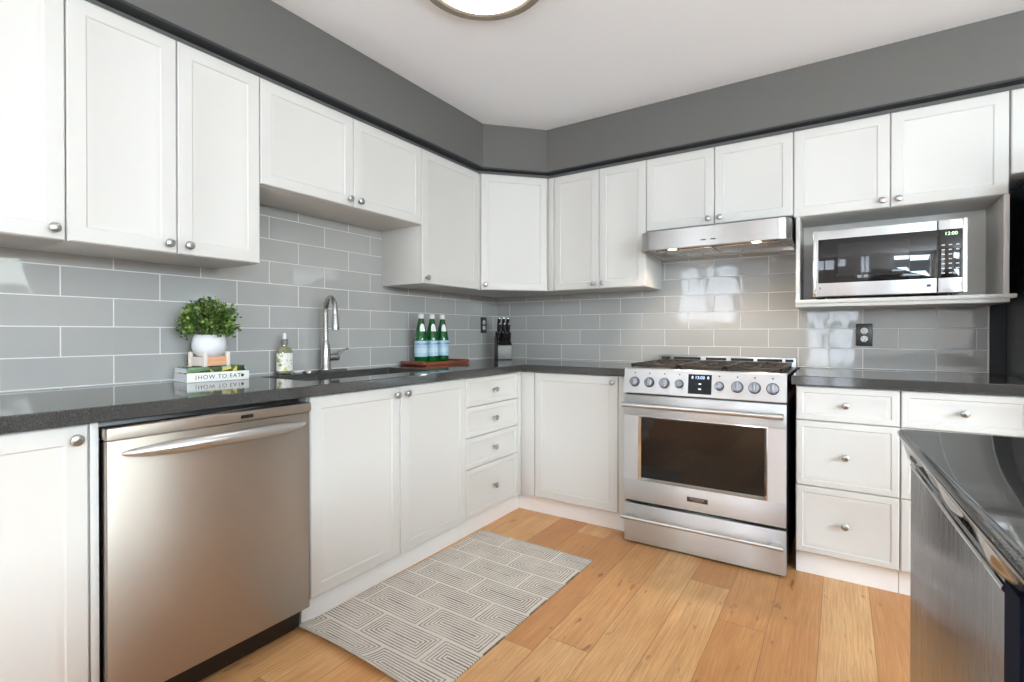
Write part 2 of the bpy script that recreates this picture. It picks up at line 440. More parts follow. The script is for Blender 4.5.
und = [(-0.008, -4.2), (DS - 0.001, -4.2), (DS - 0.001, -0.6675), (0.6475, -DS + 0.001), (4.2, -DS + 0.001), (4.2, 0.008), (-0.008, 0.008)]
struct(MB().prism(und, ZS - 0.009, ZS - 0.0006).build('soffit_shade', 'dark_paint_and_shade', smooth=0))  # added dark board, stands in for shade on the soffit underside

# windows behind the viewer: frame, shutter slats, sill
def window(name, w, axis, c, shutters=True, panels=2):
    u0, u1, z0, z1 = w
    root = struct(bpy.data.objects.new(name, None)); col.objects.link(root)
    if axis == 'x': root.location = (u0, c, z0); root.rotation_euler = (0, 0, 0)
    else: root.location = (c, u0, z0); root.rotation_euler = (0, 0, PI / 2)
    W, H = u1 - u0, z1 - z0
    f = MB()
    for a, b, p, q in ((0, 0.05, 0, H), (W - 0.05, W, 0, H), (0.05, W - 0.05, 0, 0.05), (0.05, W - 0.05, H - 0.05, H)):
        f.box(a, b, -0.09, -0.02, p, q)
    pw = (W - 0.10) / panels
    for i in range(1, panels): f.box(0.05 + pw * i - 0.03, 0.05 + pw * i + 0.03, -0.085, -0.03, 0.05, H - 0.05)
    f.build('window_frame', 'white_plastic', root)
    if shutters:
        sl = MB(); k = int((H - 0.12) / 0.065)
        for i in range(panels):
            a, b = 0.055 + pw * i + (0.025 if i else 0), 0.045 + pw * (i + 1) - (0.025 if i < panels - 1 else 0)
            for j in range(k):
                zc = 0.08 + (j + 0.5) * 0.065
                sl.prism_x([(-0.080, zc - 0.014), (-0.082, zc - 0.006), (-0.034, zc + 0.014), (-0.032, zc + 0.006)], a, b)
        sl.build('shutter_slats', 'white_plastic', root)
    return root
window('window_1', W1, 'x', YF, True, 2)
window('window_2', W2, 'x', YF, True, 2)
window('added_door_1', W3, 'y', XR, False, 2)  # unseen door, added so the side fill can enter
window('added_door_2', W5, 'x', YF, False, 1)  # another unseen door, added to let in fill from the front
window('window_3', W4, 'y', XR + 0.0, False, 2)
struct(MB().box(0.0, XR, YF + 0.001, YF + 0.015, 0, 0.10).build('baseboard_front', 'white'))

# tile backsplashes (the tiles' face is the plane x = 0 / y = 0)
t = MB().box(-0.911, 2.489, 0.0, 0.009, -0.004, 0.800).build('backsplash', 'tile_left', loc=(0, -2.489, 0.9185)); t.rotation_euler = (0, 0, LEFT)
struct(t, 'grey glossy tile backsplash on the wall behind sink')
struct(MB().box(-1.1665, 1.680, 0.0, 0.009, -0.004, 0.800).build('backsplash', 'tile_back', loc=(1.1655, 0, 0.9185)), 'grey glossy tile backsplash behind the stove')
struct(MB().box(2.8465, 2.8525, -0.002, 0.009, 0.915, 1.238).build('trim_2', 'niche_white'))

# ------------------------------------------------------------------ cabinets
ZB, ZT, ZSH, DU, DF = 1.383, 2.129, 1.704, 0.322, 0.615
WG, BG = 'white wall cabinets', 'white base cabinets'
def knob(parent, x, z, y):
    MB().lathe([(0.0075, 0.0), (0.006, 0.004), (0.0055, 0.012), (0.0075, 0.016), (0.0135, 0.019), (0.0150, 0.0225), (0.0140, 0.026), (0.0100, 0.0285), (0.004, 0.0295)],
               (x, y, z), (0, -1, 0), 24).build('knob', 'nickel', parent)
G = 0.0017
def cab_doors(root, splits, z0, z1, yf, knobs, y_off=0.0):
    for (a, b), k in zip(splits, knobs):
        d = MB().door(a + G, b - G, z0, z1, yf).build('door', 'white', root, smooth=25)
        if k:
            kx = a + 0.031 if k[0] == 'l' else b - 0.031
            knob(d, kx, (z0 + 0.032) if k[1] == 'b' else (z1 - 0.034), yf)
def wall_cab(label, loc, rz, w, z0, z1, splits, knobs, group=WG, depth=DU, z_body=None):
    r = thing('wall_cabinet', label, 'cabinet', (loc[0], loc[1], z0), rz, group)
    h = z1 - z0
    MB().box(0.0005, w - 0.0005, -(depth - 0.021), -0.002, 0.0, h, 0.001).build('body', 'white', r)
    cab_doors(r, splits, 0.001, h - 0.001, -depth, knobs)
    return r
wall_cab('white wall cabinet at the far left, knob at its lower right corner', (0, -3.312), LEFT, 0.600, ZB, ZT, [(0, 0.298), (0.298, 0.600)], [('r', 'b'), ('r', 'b')])
wall_cab('tall white two-door wall cabinet above the potted plant', (0, -2.712), LEFT, 0.602, ZB, ZT, [(0, 0.302), (0.302, 0.602)], [('r', 'b'), ('l', 'b')])
wall_cab('short white two-door wall cabinet above the sink and tap', (0, -2.110), LEFT, 0.926, ZSH, ZT, [(0, 0.460), (0.460, 0.926)], [('r', 'b'), ('l', 'b')])
wall_cab('tall white single-door wall cabinet above the green bottles', (0, -1.184), LEFT, 0.530, ZB, ZT, [(0, 0.520)], [('l', 'b')])
# angled corner cabinet
r = thing('wall_cabinet', 'angled corner wall cabinet above the knife block', 'cabinet', (0.322, -0.654, ZB), DIAG, WG)
Lx = math.hypot(0.635 - 0.322, 0.654 - 0.322)
def loc_of(wx, wy):
    v = Matrix.Rotation(-r_ang, 2) @ Vector((wx - 0.322, wy + 0.654)); return (v.x, v.y)
r_ang = math.atan2(0.654 - 0.322, 0.635 - 0.322); r.rotation_euler = (0, 0, r_ang)
poly = [loc_of(*p) for p in ((0.308, -0.652), (0.633, -0.308), (0.633, -0.002), (0.002, -0.002), (0.002, -0.652))]
MB().prism(poly, 0, ZT - ZB).build('body', 'white', r, smooth=0)
d = MB().door(0.006, Lx - 0.006, 0.001, ZT - ZB - 0.001, -0.006).build('door', 'white', r, smooth=25)
knob(d, 0.034, 0.034, -0.006)
wall_cab('tall white two-door wall cabinet left of the range hood', (0.635, 0), BACK, 0.662, ZB, ZT, [(0.045, 0.362), (0.362, 0.662)], [('r', 'b'), ('l', 'b')])
MBs = MB().box(0.001, 0.043, -DU + 0.003, -DU + 0.022, 0.001, ZT - ZB - 0.001, 0.001)
MBs.build('filler_strip', 'white', bpy.data.objects[[o.name for o in col.objects if o.name.startswith('wall_cabinet')][-1]])
wall_cab('short white two-door wall cabinet above the range hood', (1.297, 0), BACK, 0.761, ZSH, ZT, [(0, 0.381), (0.381, 0.761)], [('r', 'b'), ('l', 'b')])
mwc = wall_cab('white two-door wall cabinet with open shelf holding the microwave', (2.058, 0), BACK, 0.797, 1.692, ZT, [(0, 0.3945), (0.3945, 0.797)], [('r', 'b'), ('l', 'b')])
B = 1.692
MB().box(0.0125, 0.030, -0.326, -0.002, 1.272 - B, -0.001, 0.001).build('side_panel', 'white', mwc)
MB().box(0.778, 0.797, -0.326, -0.002, 1.272 - B, -0.001, 0.001).build('side_panel', 'white', mwc)
MB().box(0.030, 0.778, -0.016, -0.002, 1.272 - B, -0.001).build('back_panel', 'niche_white', mwc)
s_ = MB(); s_.box(0.0125, 0.816, -0.350, -0.002, 1.254 - B, 1.272 - B, 0.002); s_.box(0.0125, 0.797, -0.338, -0.002, 1.236 - B, 1.2545 - B, 0.002)
s_.build('shelf', 'white', mwc)
wall_cab('white wall cabinet above the fridge at the right edge', (2.858, 0), BACK, 0.88, 1.775, ZT, [(0, 0.44), (0.44, 0.88)], [None, None])

# base cabinets
ZK, ZD, TO = 0.114, 0.868, 0.5596
def carcass(root, w, open_top=False, h=ZD + 0.004):
    m = MB()
    yf, yb = -(DF - 0.021), -0.004
    if open_top:
        m.box(0.0005, 0.018, yf, yb, ZK, h); m.box(w - 0.018, w - 0.0005, yf, yb, ZK, h); m.box(0.018, w - 0.018, yf, yb, ZK, ZK + 0.018)
        m.box(0.018, w - 0.018, -0.012, yb, ZK + 0.018, h); m.box(0.018, w - 0.018, yf, yf + 0.02, h - 0.03, h)
    else: m.box(0.0005, w - 0.0005, yf, yb, ZK, h, 0.001)
    m.build('body', 'white', root)
    MB().box(0.0005, w - 0.0005, -TO, -TO + 0.018, 0.001, ZK + 0.001).build('toe_kick', 'lit_kick_white', root)
def base_cab(label, loc, rz, w, splits, knobs, open_top=False, name='base_cabinet'):
    r = thing(name, label, 'cabinet', (loc[0], loc[1], 0), rz, BG)
    carcass(r, w, open_top)
    cab_doors(r, splits, ZK, ZD, -DF, knobs)
    return r
b1 = base_cab('white base cabinet left of the dishwasher, at left edge', (0, -3.352), LEFT, 0.605, [(0, 0.605)], [('r', 't')])
MB().box(0.607, 0.625, -0.612, -0.004, 0.001, ZD + 0.004, 0.001).build('end_panel', 'white', b1)
base_cab('white two-door base cabinet under the sink', (0, -2.094), LEFT, 0.930, [(0, 0.460), (0.460, 0.930)], [('r', 't'), ('l', 't')], True)
def drawer_stack(label, loc, rz, w, cuts, x1=None, group=BG):
    r = thing('drawer_cabinet', label, 'drawers', (loc[0], loc[1], 0), rz, group)
    carcass(r, w)
    x1 = x1 or w
    for z0, z1 in cuts:
        d = MB().door(G, x1 - G, z0 + G, z1 - G, -DF, frame=0.026, rec=0.007).build('drawer', 'white', r, smooth=25)
        knob(d, x1 / 2, (z0 + z1) / 2, -DF)
    return r
r = drawer_stack('narrow white stack of four drawers beside the inner corner', (0, -1.164), LEFT, 0.546, [(ZK, 0.380), (0.380, 0.546), (0.546, 0.710), (0.710, ZD)], 0.506)
MB().box(0.547, 0.6045, -TO, -TO + 0.018, 0.001, ZK + 0.001).build('toe_kick', 'lit_kick_white', r)
MB().box(0.509, 0.548, -DF + 0.002, -DF + 0.021, ZK, ZD, 0.001).build('filler_strip', 'white', r)
r = base_cab('white single-door base cabinet left of the stove', (0.640, 0), BACK, 0.645, [(0.066, 0.600)], [('r', 't')])
MB().box(-0.044, 0.064, -DF + 0.002, -DF + 0.021, ZK, ZD, 0.001).build('filler_strip', 'white', r)
MB().box(0.602, 0.644, -DF + 0.002, -DF + 0.021, ZK, ZD, 0.001).build('filler_strip', 'white', r)
MB().box(-0.0795, 0.0, -TO, -TO + 0.018, 0.001, ZK + 0.001).build('toe_kick', 'lit_kick_white', r)
drawer_stack('white three-drawer cabinet just right of the stove', (2.090, 0), BACK, 0.380, [(ZK, 0.417), (0.417, 0.713), (0.713, ZD)])
drawer_stack('white drawer cabinet partly hidden behind the island corner', (2.471, 0), BACK, 0.395, [(ZK, 0.417), (0.417, 0.713), (0.713, ZD)])

# ------------------------------------------------------------------ worktops
ZW, ZU = 0.914, 0.873
xs = [0.001, 0.135, 0.475, 0.637, 1.291]; ys = [-3.40, -2.005, -1.655, -1.640, -1.255, -0.637, -0.001]
def fill(i, j):
    if i == 3: return j == 5
    if i == 1 and j in (1, 2, 3): return False
    return True
o = MB().plan(xs, ys, fill, ZU, ZW).build('worktop', 'granite', smooth=0, bevel=0.003)
tag(o, 'long L-shaped dark granite worktop with the sink cut into it', 'countertop')
o = MB().plan([2.074, 2.8935], [-0.637, -0.001], lambda i, j: True, ZU, ZW).build('worktop', 'granite', smooth=0, bevel=0.003)
tag(o, 'short dark granite worktop between the stove and the fridge', 'countertop')

# sink
r = thing('sink', 'undermounted double-bowl steel sink in the dark worktop', 'sink', (0.305, -1.63, ZU - 0.22), LEFT)
def bowl(x0, x1, y0, y1, z0, z1, rad=0.03, t=0.0015):
    def rr(i, z, r_):
        pts = []
        for cx, cy, a0 in ((x1 - r_, y1 - r_, 0), (x0 + r_, y1 - r_, 90), (x0 + r_, y0 + r_, 180), (x1 - r_, y0 + r_, 270)):
            for k in range(6):
                a = math.radians(a0 + k * 18); pts.append((cx + (r_ - i) * math.cos(a), cy + (r_ - i) * math.sin(a), z))
        return pts
    m = MB(); m.rings([rr(-0.014, z1, rad), rr(0, z1, rad), rr(0.0, z0 + 0.03, rad), rr(0.008, z0 + 0.008, rad), rr(0.03, z0, rad + 0.01)], cap0=False)
    return m
H_ = 0.2195
bowl(-0.372, -0.022, -0.168, 0.168, 0.02, H_).build('bowl', 'sink_steel', r, recalc=False)
bowl(-0.002, 0.372, -0.168, 0.168, 0.02, H_).build('bowl', 'sink_steel', r, recalc=False)
MB().box(-0.0225, -0.0015, -0.165, 0.165, H_ - 0.03, H_ - 0.012, 0.004).build('divider', 'sink_steel', r)
for x in (-0.197, 0.185): MB().lathe([(0.045, 0), (0.045, 0.003), (0.03, 0.004), (0.012, 0.002)], (x, 0.0, 0.0205)).build('drain', 'chrome', r)

# faucet
r = thing('faucet', 'tall brushed nickel gooseneck faucet behind the sink', 'faucet', (0.068, -1.620, ZW), LEFT)
def rr_poly(x0, x1, y0, y1, r_, k=6):
    p = []
    for cx, cy, a0 in ((x1 - r_, y1 - r_, 0), (x0 + r_, y1 - r_, 90), (x0 + r_, y0 + r_, 180), (x1 - r_, y0 + r_, 270)):
        for i in range(k): a = math.radians(a0 + i * 90 / (k - 1)); p.append((cx + r_ * math.cos(a), cy + r_ * math.sin(a)))
    return p
MB().prism(rr_poly(-0.125, 0.125, -0.028, 0.028, 0.026), 0.0005, 0.006).build('deck_plate', 'faucet_nickel', r)
MB().lathe([(0.026, 0.006), (0.026, 0.012), (0.0235, 0.016), (0.0235, 0.105), (0.021, 0.125), (0.015, 0.150), (0.0135, 0.156)]).build('body', 'faucet_nickel', r)
dirx, diry = -0.315, -0.95           # spout swings out over the sink (local -Y is out from the wall)
P = [(0, 0, 0.150), (0, 0, 0.22), (0, 0, 0.290)]
Rg = 0.068
for k in range(1, 15):
    a = PI - k * (PI * 0.97) / 14
    dd = Rg + Rg * math.cos(a); P.append((dirx * dd, diry * dd, 0.301 + Rg * math.sin(a)))
P.append((dirx * 0.1385, diry * 0.1385, 0.285))
MB().tube(P, 0.0128, 16).build('spout', 'faucet_nickel', r)
e0 = Vector(P[-1]); e1 = e0 + Vector((dirx * 0.006, diry * 0.006, -0.078))
MB().lathe([(0.013, 0), (0.0155, 0.012), (0.0165, 0.055), (0.0172, 0.074), (0.0165, 0.078), (0.012, 0.078)], e0, e1 - e0, 20).build('spray_head', 'faucet_nickel', r)
hd = MB().cyl((0.020, -0.004, 0.068), (0.070, -0.010, 0.068), 0.0175, 20, bev=0.003).build('handle', 'faucet_nickel', r)
MB().tube([(0.060, -0.009, 0.073), (0.080, -0.012, 0.092), (0.105, -0.016, 0.106), (0.126, -0.018, 0.112)], [0.007, 0.006, 0.0055, 0.005], 12).build('lever', 'faucet_nickel', hd)

# ------------------------------------------------------------------ dishwasher
r = thing('dishwasher', 'brushed stainless dishwasher with a bowed bar handle', 'dishwasher', (0, -2.722, 0), LEFT)
DWW, XF = 0.608, 0.645
MB().box(0.004, DWW - 0.004, -0.585, -0.02, 0.02, 0.868, 0.002).build('tub', 'black', r)
MB().box(0.002, DWW - 0.002, -XF, -0.590, 0.108, 0.820, 0.004).build('door', 'dish_steel', r)
f = MB().box(-0.001, DWW + 0.001, -XF - 0.008, -0.590, 0.8215, 0.855, 0.005).build('control_fascia', 'dish_steel', r)
MB().box(0.352, 0.392, -XF - 0.0095, -XF - 0.007, 0.832, 0.843, 0.0006).build('display', 'black_gloss', f)
MB().box(0.006, DWW - 0.006, -0.560, -0.545, 0.002, 0.104).build('toe_kick', 'black', r)
P = []; R_ = []; 
for i in range(25):
    u = i / 24; x = 0.036 + u * 0.546; s = math.sin(PI * u)
    P.append((x, -XF - 0.006 - 0.046 * s ** 0.7, 0.783 + 0.004 * s)); R_.append(0.005 + 0.0155 * min(1, 4.5 * u, 4.5 * (1 - u)) ** 0.6)
h = MB().tube(P, R_, 18, sy=1.0).build('handle', 'satin_steel', r)
for x in (0.058, 0.560): MB().cyl((x, -XF + 0.001, 0.783), (x, -XF - 0.02, 0.784), 0.009, 14).build('standoff', 'nickel', h)

# ------------------------------------------------------------------ range
r = thing('gas_range', 'stainless steel gas stove with eight front knobs', 'stove', (1.300, 0, 0), BACK)
RW, YD = 0.760, -0.685
MB().box(0.002, RW - 0.002, -0.640, -0.025, 0.03, 0.900, 0.002).build('body', 'black', r)
MB().box(0.0, RW, -0.655, -0.025, 0.9005, 0.916, 0.004).build('cooktop', 'black', r)
cp = MB().prism_x([(-0.645, 0.790), (-0.689, 0.792), (-0.692, 0.796), (-0.672, 0.918), (-0.664, 0.9225), (-0.645, 0.9225)], 0.0, RW).build('control_panel', 'steel_h', r, smooth=30)
def panel_pt(x, z):
    return Vector((x, -0.692 + (z - 0.796) * (0.020 / 0.122), z))
pn = Vector((0, -0.122, -0.020)).normalized(); pn = Vector((0, -0.987, 0.162))
for x, rad in ((0.058, 0.0225), (0.135, 0.0225), (0.212, 0.0235), (0.287, 0.0185), (0.475, 0.0185), (0.555, 0.0235), (0.629, 0.0235), (0.704, 0.0235)):
    p = panel_pt(x, 0.852)
    k = MB().lathe([(rad - 0.001, 0.003), (rad, 0.006), (rad * 0.95, 0.022), (rad * 0.88, 0.026), (0.004, 0.027)], p, pn, 28).build('burner_knob', 'knob_steel', r)
    g_ = MB().box(-0.0065, 0.0065, -0.012, 0.0, -rad * 0.92, rad * 0.92, 0.003)
    bmesh.ops.transform(g_.bm, matrix=Matrix.Translation(p + pn * 0.024) @ Matrix.Rotation(math.radians(-9.3), 4, 'X'), verts=g_.bm.verts)
    g_.build('grip', 'knob_steel', k)
    MB().lathe([(rad + 0.0035, -0.001), (rad + 0.0035, 0.0035), (rad + 0.001, 0.0045)], p, pn, 28).build('bezel', 'outlet_dark', k)
    tk = MB()
    q = panel_pt(x, 0.8985); tk.box(q.x - 0.0035, q.x + 0.0035, q.y - 0.0006, q.y + 0.002, q.z - 0.003, q.z + 0.003)
    tk.build('marking', 'outlet_dark', cp)
dp = MB(); a, b = panel_pt(0.330, 0.808), panel_pt(0.440, 0.903)
dp.rings([[a + pn * 0.001, Vector((b.x, a.y, a.z)) + pn * 0.001, b + pn * 0.001, Vector((a.x, b.y, b.z)) + pn * 0.001],
          [a - pn * 0.002, Vector((b.x, a.y, a.z)) - pn * 0.002, b - pn * 0.002, Vector((a.x, b.y, b.z)) - pn * 0.002]])
dpo = dp.build('display', 'display_black', r, smooth=0)
TILT = Matrix.Rotation(math.radians(-9.3), 4, 'X') @ FACE
for x in (0.350, 0.424): MB().text('8', 0.020, Matrix.Translation(panel_pt(x, 0.887) + pn * 0.0016) @ TILT, 0.0002).build('digit', 'led_white', dpo)
MB().text('12:00', 0.021, Matrix.Translation(panel_pt(0.385, 0.887) + pn * 0.0016) @ TILT, 0.0002).build('clock_digits', 'led_blue', dpo)
mk = MB()
for z, w in ((0.857, 0.012), (0.832, 0.012)):
    q = panel_pt(0.386, z) + pn * 0.0012; mk.box(q.x - w / 2, q.x + w / 2, q.y - 0.0004, q.y + 0.001, q.z - 0.003, q.z + 0.003)
mk.build('buttons', 'led_white', dpo)
# oven door with framed window
dz0, dz1 = 0.228, 0.784
wx0, wx1, wz0, wz1 = 0.090, 0.670, 0.353, 0.662
dm = MB()
dm.box(0.001, RW - 0.001, YD, YD + 0.042, dz0, wz0 - 0.012, 0.003); dm.box(0.001, RW - 0.001, YD, YD + 0.042, wz1 + 0.012, dz1, 0.003)
dm.box(0.001, wx0 - 0.012, YD, YD + 0.042, wz0 - 0.0125, wz1 + 0.0125); dm.box(wx1 + 0.012, RW - 0.001, YD, YD + 0.042, wz0 - 0.0125, wz1 + 0.0125)
od = dm.build('oven_door', 'steel_h', r)
fr = MB()
o_ = lambda i, d: [(wx0 - 0.014 + i, YD + d, wz0 - 0.014 + i), (wx1 + 0.014 - i, YD + d, wz0 - 0.014 + i), (wx1 + 0.014 - i, YD + d, wz1 + 0.014 - i), (wx0 - 0.014 + i, YD + d, wz1 + 0.014 - i)]
fr.rings([o_(0, 0.004), o_(0, -0.003), o_(0.004, -0.004), o_(0.014, 0.008), o_(0.014, 0.012)], cap0=False, cap1=False)
fr.build('window_trim', 'steel_polished', od, smooth=20)
MB().box(wx0 - 0.002, wx1 + 0.002, YD + 0.008, YD + 0.020, wz0 - 0.002, wz1 + 0.002).build('oven_window', 'black_gloss', od)
def bar(parent, z, y, x0, x1, rad, endw=0.062):
    h = MB().cyl((x0, y, z), (x1, y, z), rad, 22, bev=0.001).build('handle', 'satin_steel', parent)
    for a, b in ((x0 - 0.004, x0 + endw), (x1 - endw, x1 + 0.004)):
        e = MB().cyl((a, y, z), (b, y, z), rad * 1.14, 22, bev=0.0015)
        e.box((a + b) / 2 - 0.018, (a + b) / 2 + 0.018, y, YD + 0.001, z - rad * 0.75, z + rad * 0.75)
        e.build('end_cap', 'satin_steel', h)
bar(od, 0.735, YD - 0.048, 0.012, RW - 0.012, 0.0125)
bd = MB().box(0.326, 0.424, YD - 0.003, YD + 0.001, 0.2735, 0.297, 0.0008).build('badge', 'outlet_dark', od)
MB().text('FRIGIDAIRE', 0.0125, Matrix.Translation((0.375, YD - 0.0032, 0.2890)) @ FACE, 0.0003, spacing=1.1).build('lettering', 'chrome', bd)
MB().text('PROFESSIONAL', 0.0065, Matrix.Translation((0.375, YD - 0.0032, 0.2790)) @ FACE, 0.0003, spacing=1.15).build('lettering', 'chrome', bd)
dr = MB().box(0.001, RW - 0.001, YD, YD + 0.040, 0.012, 0.213, 0.003).build('drawer', 'steel_h', r)
bar(dr, 0.150, YD - 0.046, 0.006, RW - 0.012, 0.0095)
# back guard, burners, grates
gd = MB().box(0.004, RW - 0.004, -0.085, -0.030, 0.9165, 0.968, 0.003).build('back_guard', 'steel_h', r)
sl = MB()
for a, b in ((0.02, 0.075), (0.095, 0.255), (0.285, 0.40), (0.425, 0.545), (0.565, 0.69), (0.705, 0.745)): sl.box(a, b, -0.0865, -0.084, 0.945, 0.960)
sl.build('vent_slots', 'black', gd)
for bx, by, rb in ((0.145, -0.50, 0.048), (0.145, -0.21, 0.040), (0.38, -0.355, 0.055), (0.615, -0.50, 0.052), (0.615, -0.21, 0.036)):
    b_ = MB().lathe([(rb + 0.012, 0), (rb + 0.012, 0.004), (rb, 0.006), (rb, 0.012), (rb - 0.008, 0.013)], (bx, by, 0.9165), seg=28).build('burner', 'nickel', r)
    MB().lathe([(rb * 0.8, 0.013), (rb * 0.82, 0.018), (rb * 0.7, 0.021)], (bx, by, 0.9165), seg=28).build('burner_cap', 'black_iron', b_)
for gx0, gx1 in ((0.022, 0.268), (0.271, 0.489), (0.492, 0.738)):
    g = MB(); z0, z1, t = 0.930, 0.944, 0.006
    y0, y1 = -0.640, -0.095
    for x in (gx0, gx1 - 2 * t): g.box(x, x + 2 * t, y0, y1, z0, z1, 0.002)
    for y in (y0, y1 - 2 * t, (y0 + y1) / 2 - t): g.box(gx0, gx1, y, y + 2 * t, z0, z1, 0.002)
    mx = (gx0 + gx1) / 2
    for cy in (-0.50, -0.21):
        for k in range(4):
            a = k * PI / 2 + PI / 4
            g.tube([(mx + 0.03 * math.cos(a), cy + 0.03 * math.sin(a), z1 - 0.004), (mx + 0.10 * math.cos(a), cy + 0.125 * math.sin(a), z1 - 0.004)], 0.0055, 8)
        g.box(mx - t, mx + t, cy - 0.135, cy - 0.03, z0, z1, 0.002); g.box(mx - t, mx + t, cy + 0.03, cy + 0.135, z0, z1, 0.002)
        g.box(gx0, mx - 0.035, cy - t, cy + t, z0, z1, 0.002); g.box(mx + 0.035, gx1, cy - t, cy + t, z0, z1, 0.002)
    for x in (gx0 + 0.008, gx1 - 0.008):
        for y in (y0 + 0.008, y1 - 0.008): g.cyl((x, y, 0.9163), (x, y, z0 + 0.004), 0.007, 10)
    g.build('grate', 'black_iron', r)

# ------------------------------------------------------------------ hood
r = thing('range_hood', 'slim stainless under-cabinet range hood with two lit lamps', 'range hood', (1.2985, 0, 1.572), BACK)
HW = 0.758
def hood_plan(yf, rad, ins=0.0):
    p = [(HW - ins, -0.005)]; p = []
    x0, x1 = ins, HW - ins
    for cx, a0 in ((x0 + rad, 180), (x1 - rad, 270)):
        for k in range(9):
            a = math.radians(a0 + k * 11.25); p.append((cx + rad * math.cos(a), yf + rad + rad * math.sin(a)))
    p += [(x1, -0.005), (x0, -0.005)]
    return p
sh = MB()
A = hood_plan(-0.452, 0.062)
ring = lambda P_, z: [(x, y, z) for x, y in P_]
inn = hood_plan(-0.440, 0.052, 0.012)
inn = [(x, min(y, -0.02), z) for x, y, z in ring(inn, 0)]; inn = [(x, y) for x, y, z in inn]
sh.rings([ring(inn, 0.012), ring(inn, 0.0), ring(A, 0.0), ring(A, 0.1015), ring([(x, y * 0.985 if y < -0.3 else y) for x, y in A], 0.104)], cap0=False)
sh.build('shell', 'hood_steel', r, smooth=40)
un = MB().prism([(x * 1.0, y) for x, y in inn], 0.010, 0.013).build('underside', 'hood_under', r, smooth=0)
fl = MB()
for k in range(2):
    x0 = 0.06 + k * 0.32
    fl = MB().box(x0, x0 + 0.312, -0.335, -0.06, 0.004, 0.0095, 0.002)
    for j in (0.105, 0.207): fl.box(x0 + j - 0.004, x0 + j + 0.004, -0.325, -0.07, 0.0025, 0.0045, 0.001)
    fl.build('filter', 'hood_under', un)
for x in (0.172, 0.600):
    l_ = MB().lathe([(0.030, 0.0095), (0.030, 0.003), (0.024, 0.002), (0.024, 0.006)], (x, -0.392, 0.0), seg=24).build('lamp', 'chrome', r)
    MB().lathe([(0.0235, 0.0045), (0.020, 0.0005), (0.004, -0.001)], (x, -0.392, 0.0), seg=24).build('lamp_glass', 'hood_lamp', l_)
    sd = bpy.data.lights.new('hood_lamp_light', 'SPOT'); sd.energy = 9.0; sd.color = (1.0, 0.80, 0.58); sd.spot_size = math.radians(150); sd.spot_blend = 0.9; sd.shadow_soft_size = 0.02
    so = bpy.data.objects.new('hood_lamp_light', sd); col.objects.link(so); so.parent = l_; so.location = (x, -0.392, -0.006)
bt = MB()
for x in (0.350, 0.400): bt.box(x - 0.013, x + 0.013, -0.4545, -0.450, 0.027, 0.033, 0.001)
bt.build('switch', 'black', r)

# ------------------------------------------------------------------ microwave
r = thing('microwave', 'stainless microwave with black glass door on the open shelf', 'microwave', (2.148, 0, 1.2725), BACK)
MWW, MH, MY = 0.566, 0.332, -0.350
MB().box(0.004, MWW - 0.004, -0.325, -0.030, 0.012, MH - 0.004, 0.003).build('case', 'steel_v', r)
dd = MB().box(0.0, 0.470, MY, -0.3255, 0.013, MH, 0.004)
do = dd.build('door', 'steel_h', r)
MB().box(0.020, 0.4685, MY - 0.0015, MY + 0.002, 0.077, 0.290, 0.0008).build('door_glass', 'black_gloss', do)
MB().box(0.100, 0.375, MY - 0.0018, MY + 0.001, 0.110, 0.262, 0.0004).build('window_screen', 'mesh_glass', do)
cpn = MB().box(0.4725, MWW, MY, -0.3255, 0.013, MH, 0.004).build('control_panel', 'steel_h', r)
MB().box(0.4735, MWW - 0.012, MY - 0.0015, MY + 0.002, 0.077, 0.290, 0.0008).build('keypad_glass', 'black_gloss', cpn)
MB().box(0.478, MWW - 0.014, MY - 0.003, MY + 0.001, 0.024, 0.070, 0.002).build('open_button', 'steel_h', cpn)
kk = MB()
for i in range(3):
    for j in range(7):
        x = 0.490 + i * 0.024; z = 0.098 + j * 0.0205; kk.box(x - 0.0055, x + 0.0055, MY - 0.0022, MY - 0.001, z - 0.0022, z + 0.0022)
kk.build('keys', 'niche_white', cpn)
MB().text('12:00', 0.020, Matrix.Translation((0.516, MY - 0.0017, 0.270)) @ FACE, 0.0002).build('clock_digits', 'led_green', cpn)
tm = MB(); 
for k in range(9):
    pass
tm.prism_x([(MY - 0.006, 0.013), (MY - 0.006, MH), (MY + 0.004, MH), (MY + 0.004, 0.013)], MWW - 0.010, MWW + 0.003)
tm.build('edge_trim', 'steel_polished', r)
tm = MB().box(-0.003, 0.012, MY - 0.006, MY + 0.004, 0.013, MH, 0.003).build('edge_trim', 'steel_polished', r)
mk = MB(); mk.box(0.026, 0.030, MY - 0.001, MY + 0.001, 0.048, 0.058); mk.box(0.433, 0.449, MY - 0.0008, MY + 0.001, 0.040, 0.052)
mk.build('marking', 'outlet_dark', do)
for x in (0.05, MWW - 0.05):
    for y in (-0.29, -0.07): MB().cyl((x, y, 0.0003), (x, y, 0.013), 0.012, 14).build('foot', 'black', r)

